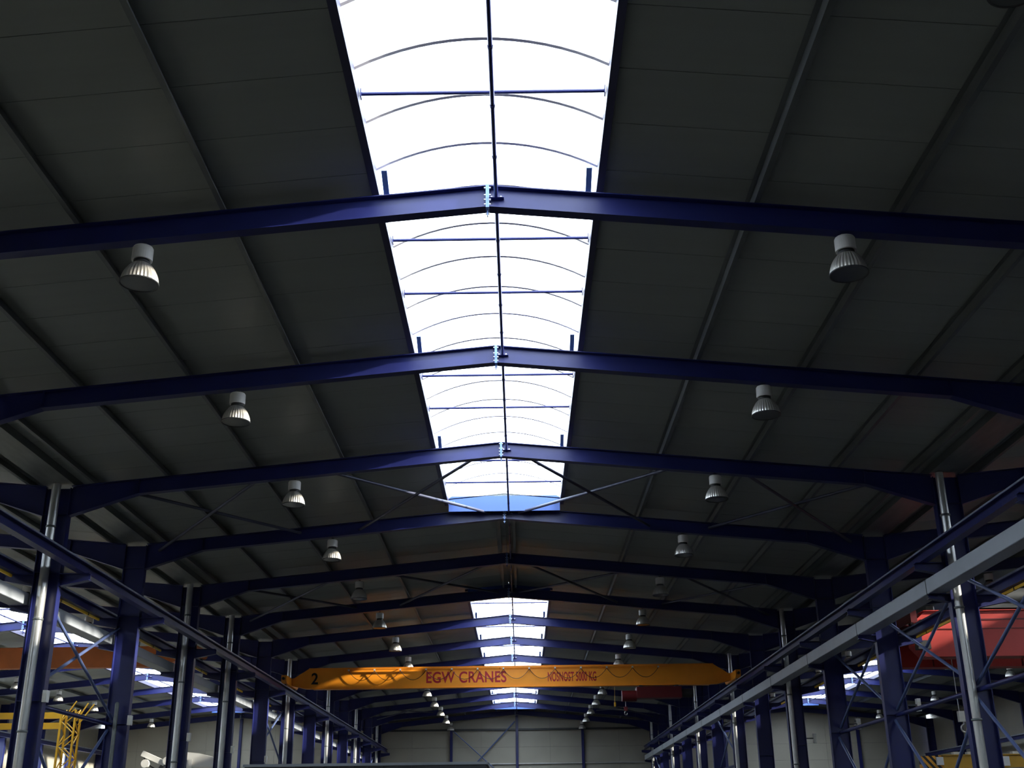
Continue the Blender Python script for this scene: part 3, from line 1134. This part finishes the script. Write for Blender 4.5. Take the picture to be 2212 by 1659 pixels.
# ------------------------------------------------------------------ things low in the halls
# long dark container in the middle hall, only its top edge shows
kt = thing('steel_container', 'long dark grey steel container top at the bottom of the view, middle hall', 'container', None, (0, 27.6, 0))
MB().box((-9.1, -1.2, FLOOR + 0.12), (-0.8, 1.2, 2.18)).build('body', M['dark'], kt)
rim_ = MB().box((-9.16, -1.26, 2.18), (-0.74, -1.14, 2.27)).box((-9.16, 1.14, 2.18), (-0.74, 1.26, 2.27))
rim_.box((-9.16, -1.14, 2.18), (-9.04, 1.14, 2.27)).box((-0.86, -1.14, 2.18), (-0.74, 1.14, 2.27))
rim_.build('top_rim', M['grey'], kt)
rb = MB()
for i in range(16):
    xx = -8.9 + i * 0.5
    rb.box((xx - 0.04, -1.25, FLOOR + 0.15), (xx + 0.04, -1.2, 2.17))
stuff(rb.build('side_ribs', M['dark'], kt))
for xx in (-8.6, -1.3):
    MB().box((xx - 0.3, -1.1, FLOOR), (xx + 0.3, 1.1, FLOOR + 0.12)).build('skid', M['dark'], kt)

# white machine with a rounded ribbed cover and a jointed arm beside it, left hall, in the sun
mt = thing('machine', 'cream machine with a rounded ribbed cover, sunlit between the left columns', 'machine', None, (-13.9, 38.2, -0.1))
MB().box((-1.0, -1.0, FLOOR + 0.1), (1.3, 1.0, 2.9)).build('body', M['offwhite'], mt)
cv = MB()
poly = [(-0.95, 2.9), (-0.90, 3.20), (-0.7, 3.42), (-0.35, 3.52), (0.3, 3.45), (0.95, 3.28), (1.25, 3.1), (1.28, 2.9)]
cv.prism(poly, -0.98, 0.98)
cv.build('cover', M['white'], mt)
for i in range(3):
    xx = -0.78 + i * 0.32
    MB().box((xx, -1.03, 2.1), (xx + 0.16, -1.0, 3.22)).build('cover_rib', M['dark' if i % 2 else 'white'], mt)
at = thing('robot_arm', 'white jointed machine arm with two round lamps, behind the left columns', 'machine', None, (-15.15, 36.0, 0.68))
MB().lathe([(0.35, FLOOR - 0.68), (0.35, -1.9), (0.22, -1.8), (0.18, 1.6), (0.001, 1.6)], (0, 0, 0), 20).build('pedestal', M['dark'], at)
MB().bar((0, 0, 1.55), (0.45, 0, 2.25), 0.16, 0.16, (0, 1, 0)).build('lower_arm', M['dark'], at)
MB().bar((0.45, 0, 2.2), (-0.55, 0, 2.62), 0.22, 0.2, (0, 1, 0)).build('upper_arm', M['white'], at)
MB().tube([(0.55, -0.15, 2.3), (0.55, 0.15, 2.3)], 0.17, 16).build('joint', M['white'], at)
MB().tube([(-0.35, -0.2, 2.2), (-0.35, 0.1, 2.2)], 0.17, 16).build('lamp_head', M['white'], at)
MB().tube([(-0.5, 0, 2.55), (-0.35, 0, 2.2), (0.2, 0, 1.9)], 0.03, 8).build('hose', M['black'], at)

# ------------------------------------------------------------------ gable framing at the far end
for x, nm in ((-5.02, 'left of centre'), (0.12, 'in the centre'), (5.25, 'right of centre')):
    b = MB()
    zz = zb(x) - 0.02
    y = YEND - 0.14
    b.box((x - 0.10, y - 0.12, FLOOR), (x + 0.10, y - 0.106, zz))
    b.box((x - 0.10, y + 0.106, FLOOR), (x + 0.10, y + 0.12, zz))
    b.box((x - 0.006, y - 0.106, FLOOR), (x + 0.006, y + 0.106, zz))
    tag(b.build('gable_post', M['blue']), 'dark blue gable post on the far end wall, %s' % nm, 'post', 'posts of the far end wall')
for h in ('left', 'right'):
    for k, dx in (('left', -5.2), ('middle', 0.0), ('right', 5.2)):
        x = HALLS[h] + dx
        b = MB()
        zz = zb(dx) - 0.02
        y = YEND - 0.14
        b.box((x - 0.10, y - 0.12, FLOOR), (x + 0.10, y - 0.106, zz))
        b.box((x - 0.10, y + 0.106, FLOOR), (x + 0.10, y + 0.12, zz))
        b.box((x - 0.006, y - 0.106, FLOOR), (x + 0.006, y + 0.106, zz))
        tag(b.build('gable_post', M['blue']), 'dark gable post on the end wall of the %s, the %s one' % (HALLNAME[h], k), 'post', 'posts of the side end walls')
for (xa, xb, nm) in ((-10.4, -5.13, 'left bay'), (-4.91, 0.01, 'bay left of the centre post'), (0.23, 5.14, 'bay right of the centre post'), (5.36, 10.4, 'right bay')):
    b = MB().box((xa, YEND - 0.20, 7.44), (xb, YEND - 0.04, 7.58))
    tag(b.build('gable_girt', M['dark']), 'level girt near the top of the far end wall, %s' % nm, 'girt', 'upper girts of the far end wall')
    b = MB().box((xa, YEND - 0.16, 4.92), (xb, YEND - 0.02, 5.0))
    tag(b.build('gable_rail', M['pipe']), 'thin pale rail low on the far end wall, %s' % nm, 'rail', 'lower rails of the far end wall')
bt2 = thing('gable_brace', 'crossed brace left of the centre post on the far end wall', 'brace')
MB().tube([(-4.85, YEND - 0.30, 7.4), (-0.05, YEND - 0.30, 3.2)], 0.04, 8).build('brace_tube', M['steelblue'], bt2)
MB().tube([(-4.85, YEND - 0.40, 3.2), (-0.05, YEND - 0.40, 8.1)], 0.05, 8).build('brace_tube', M['steelblue'], bt2)
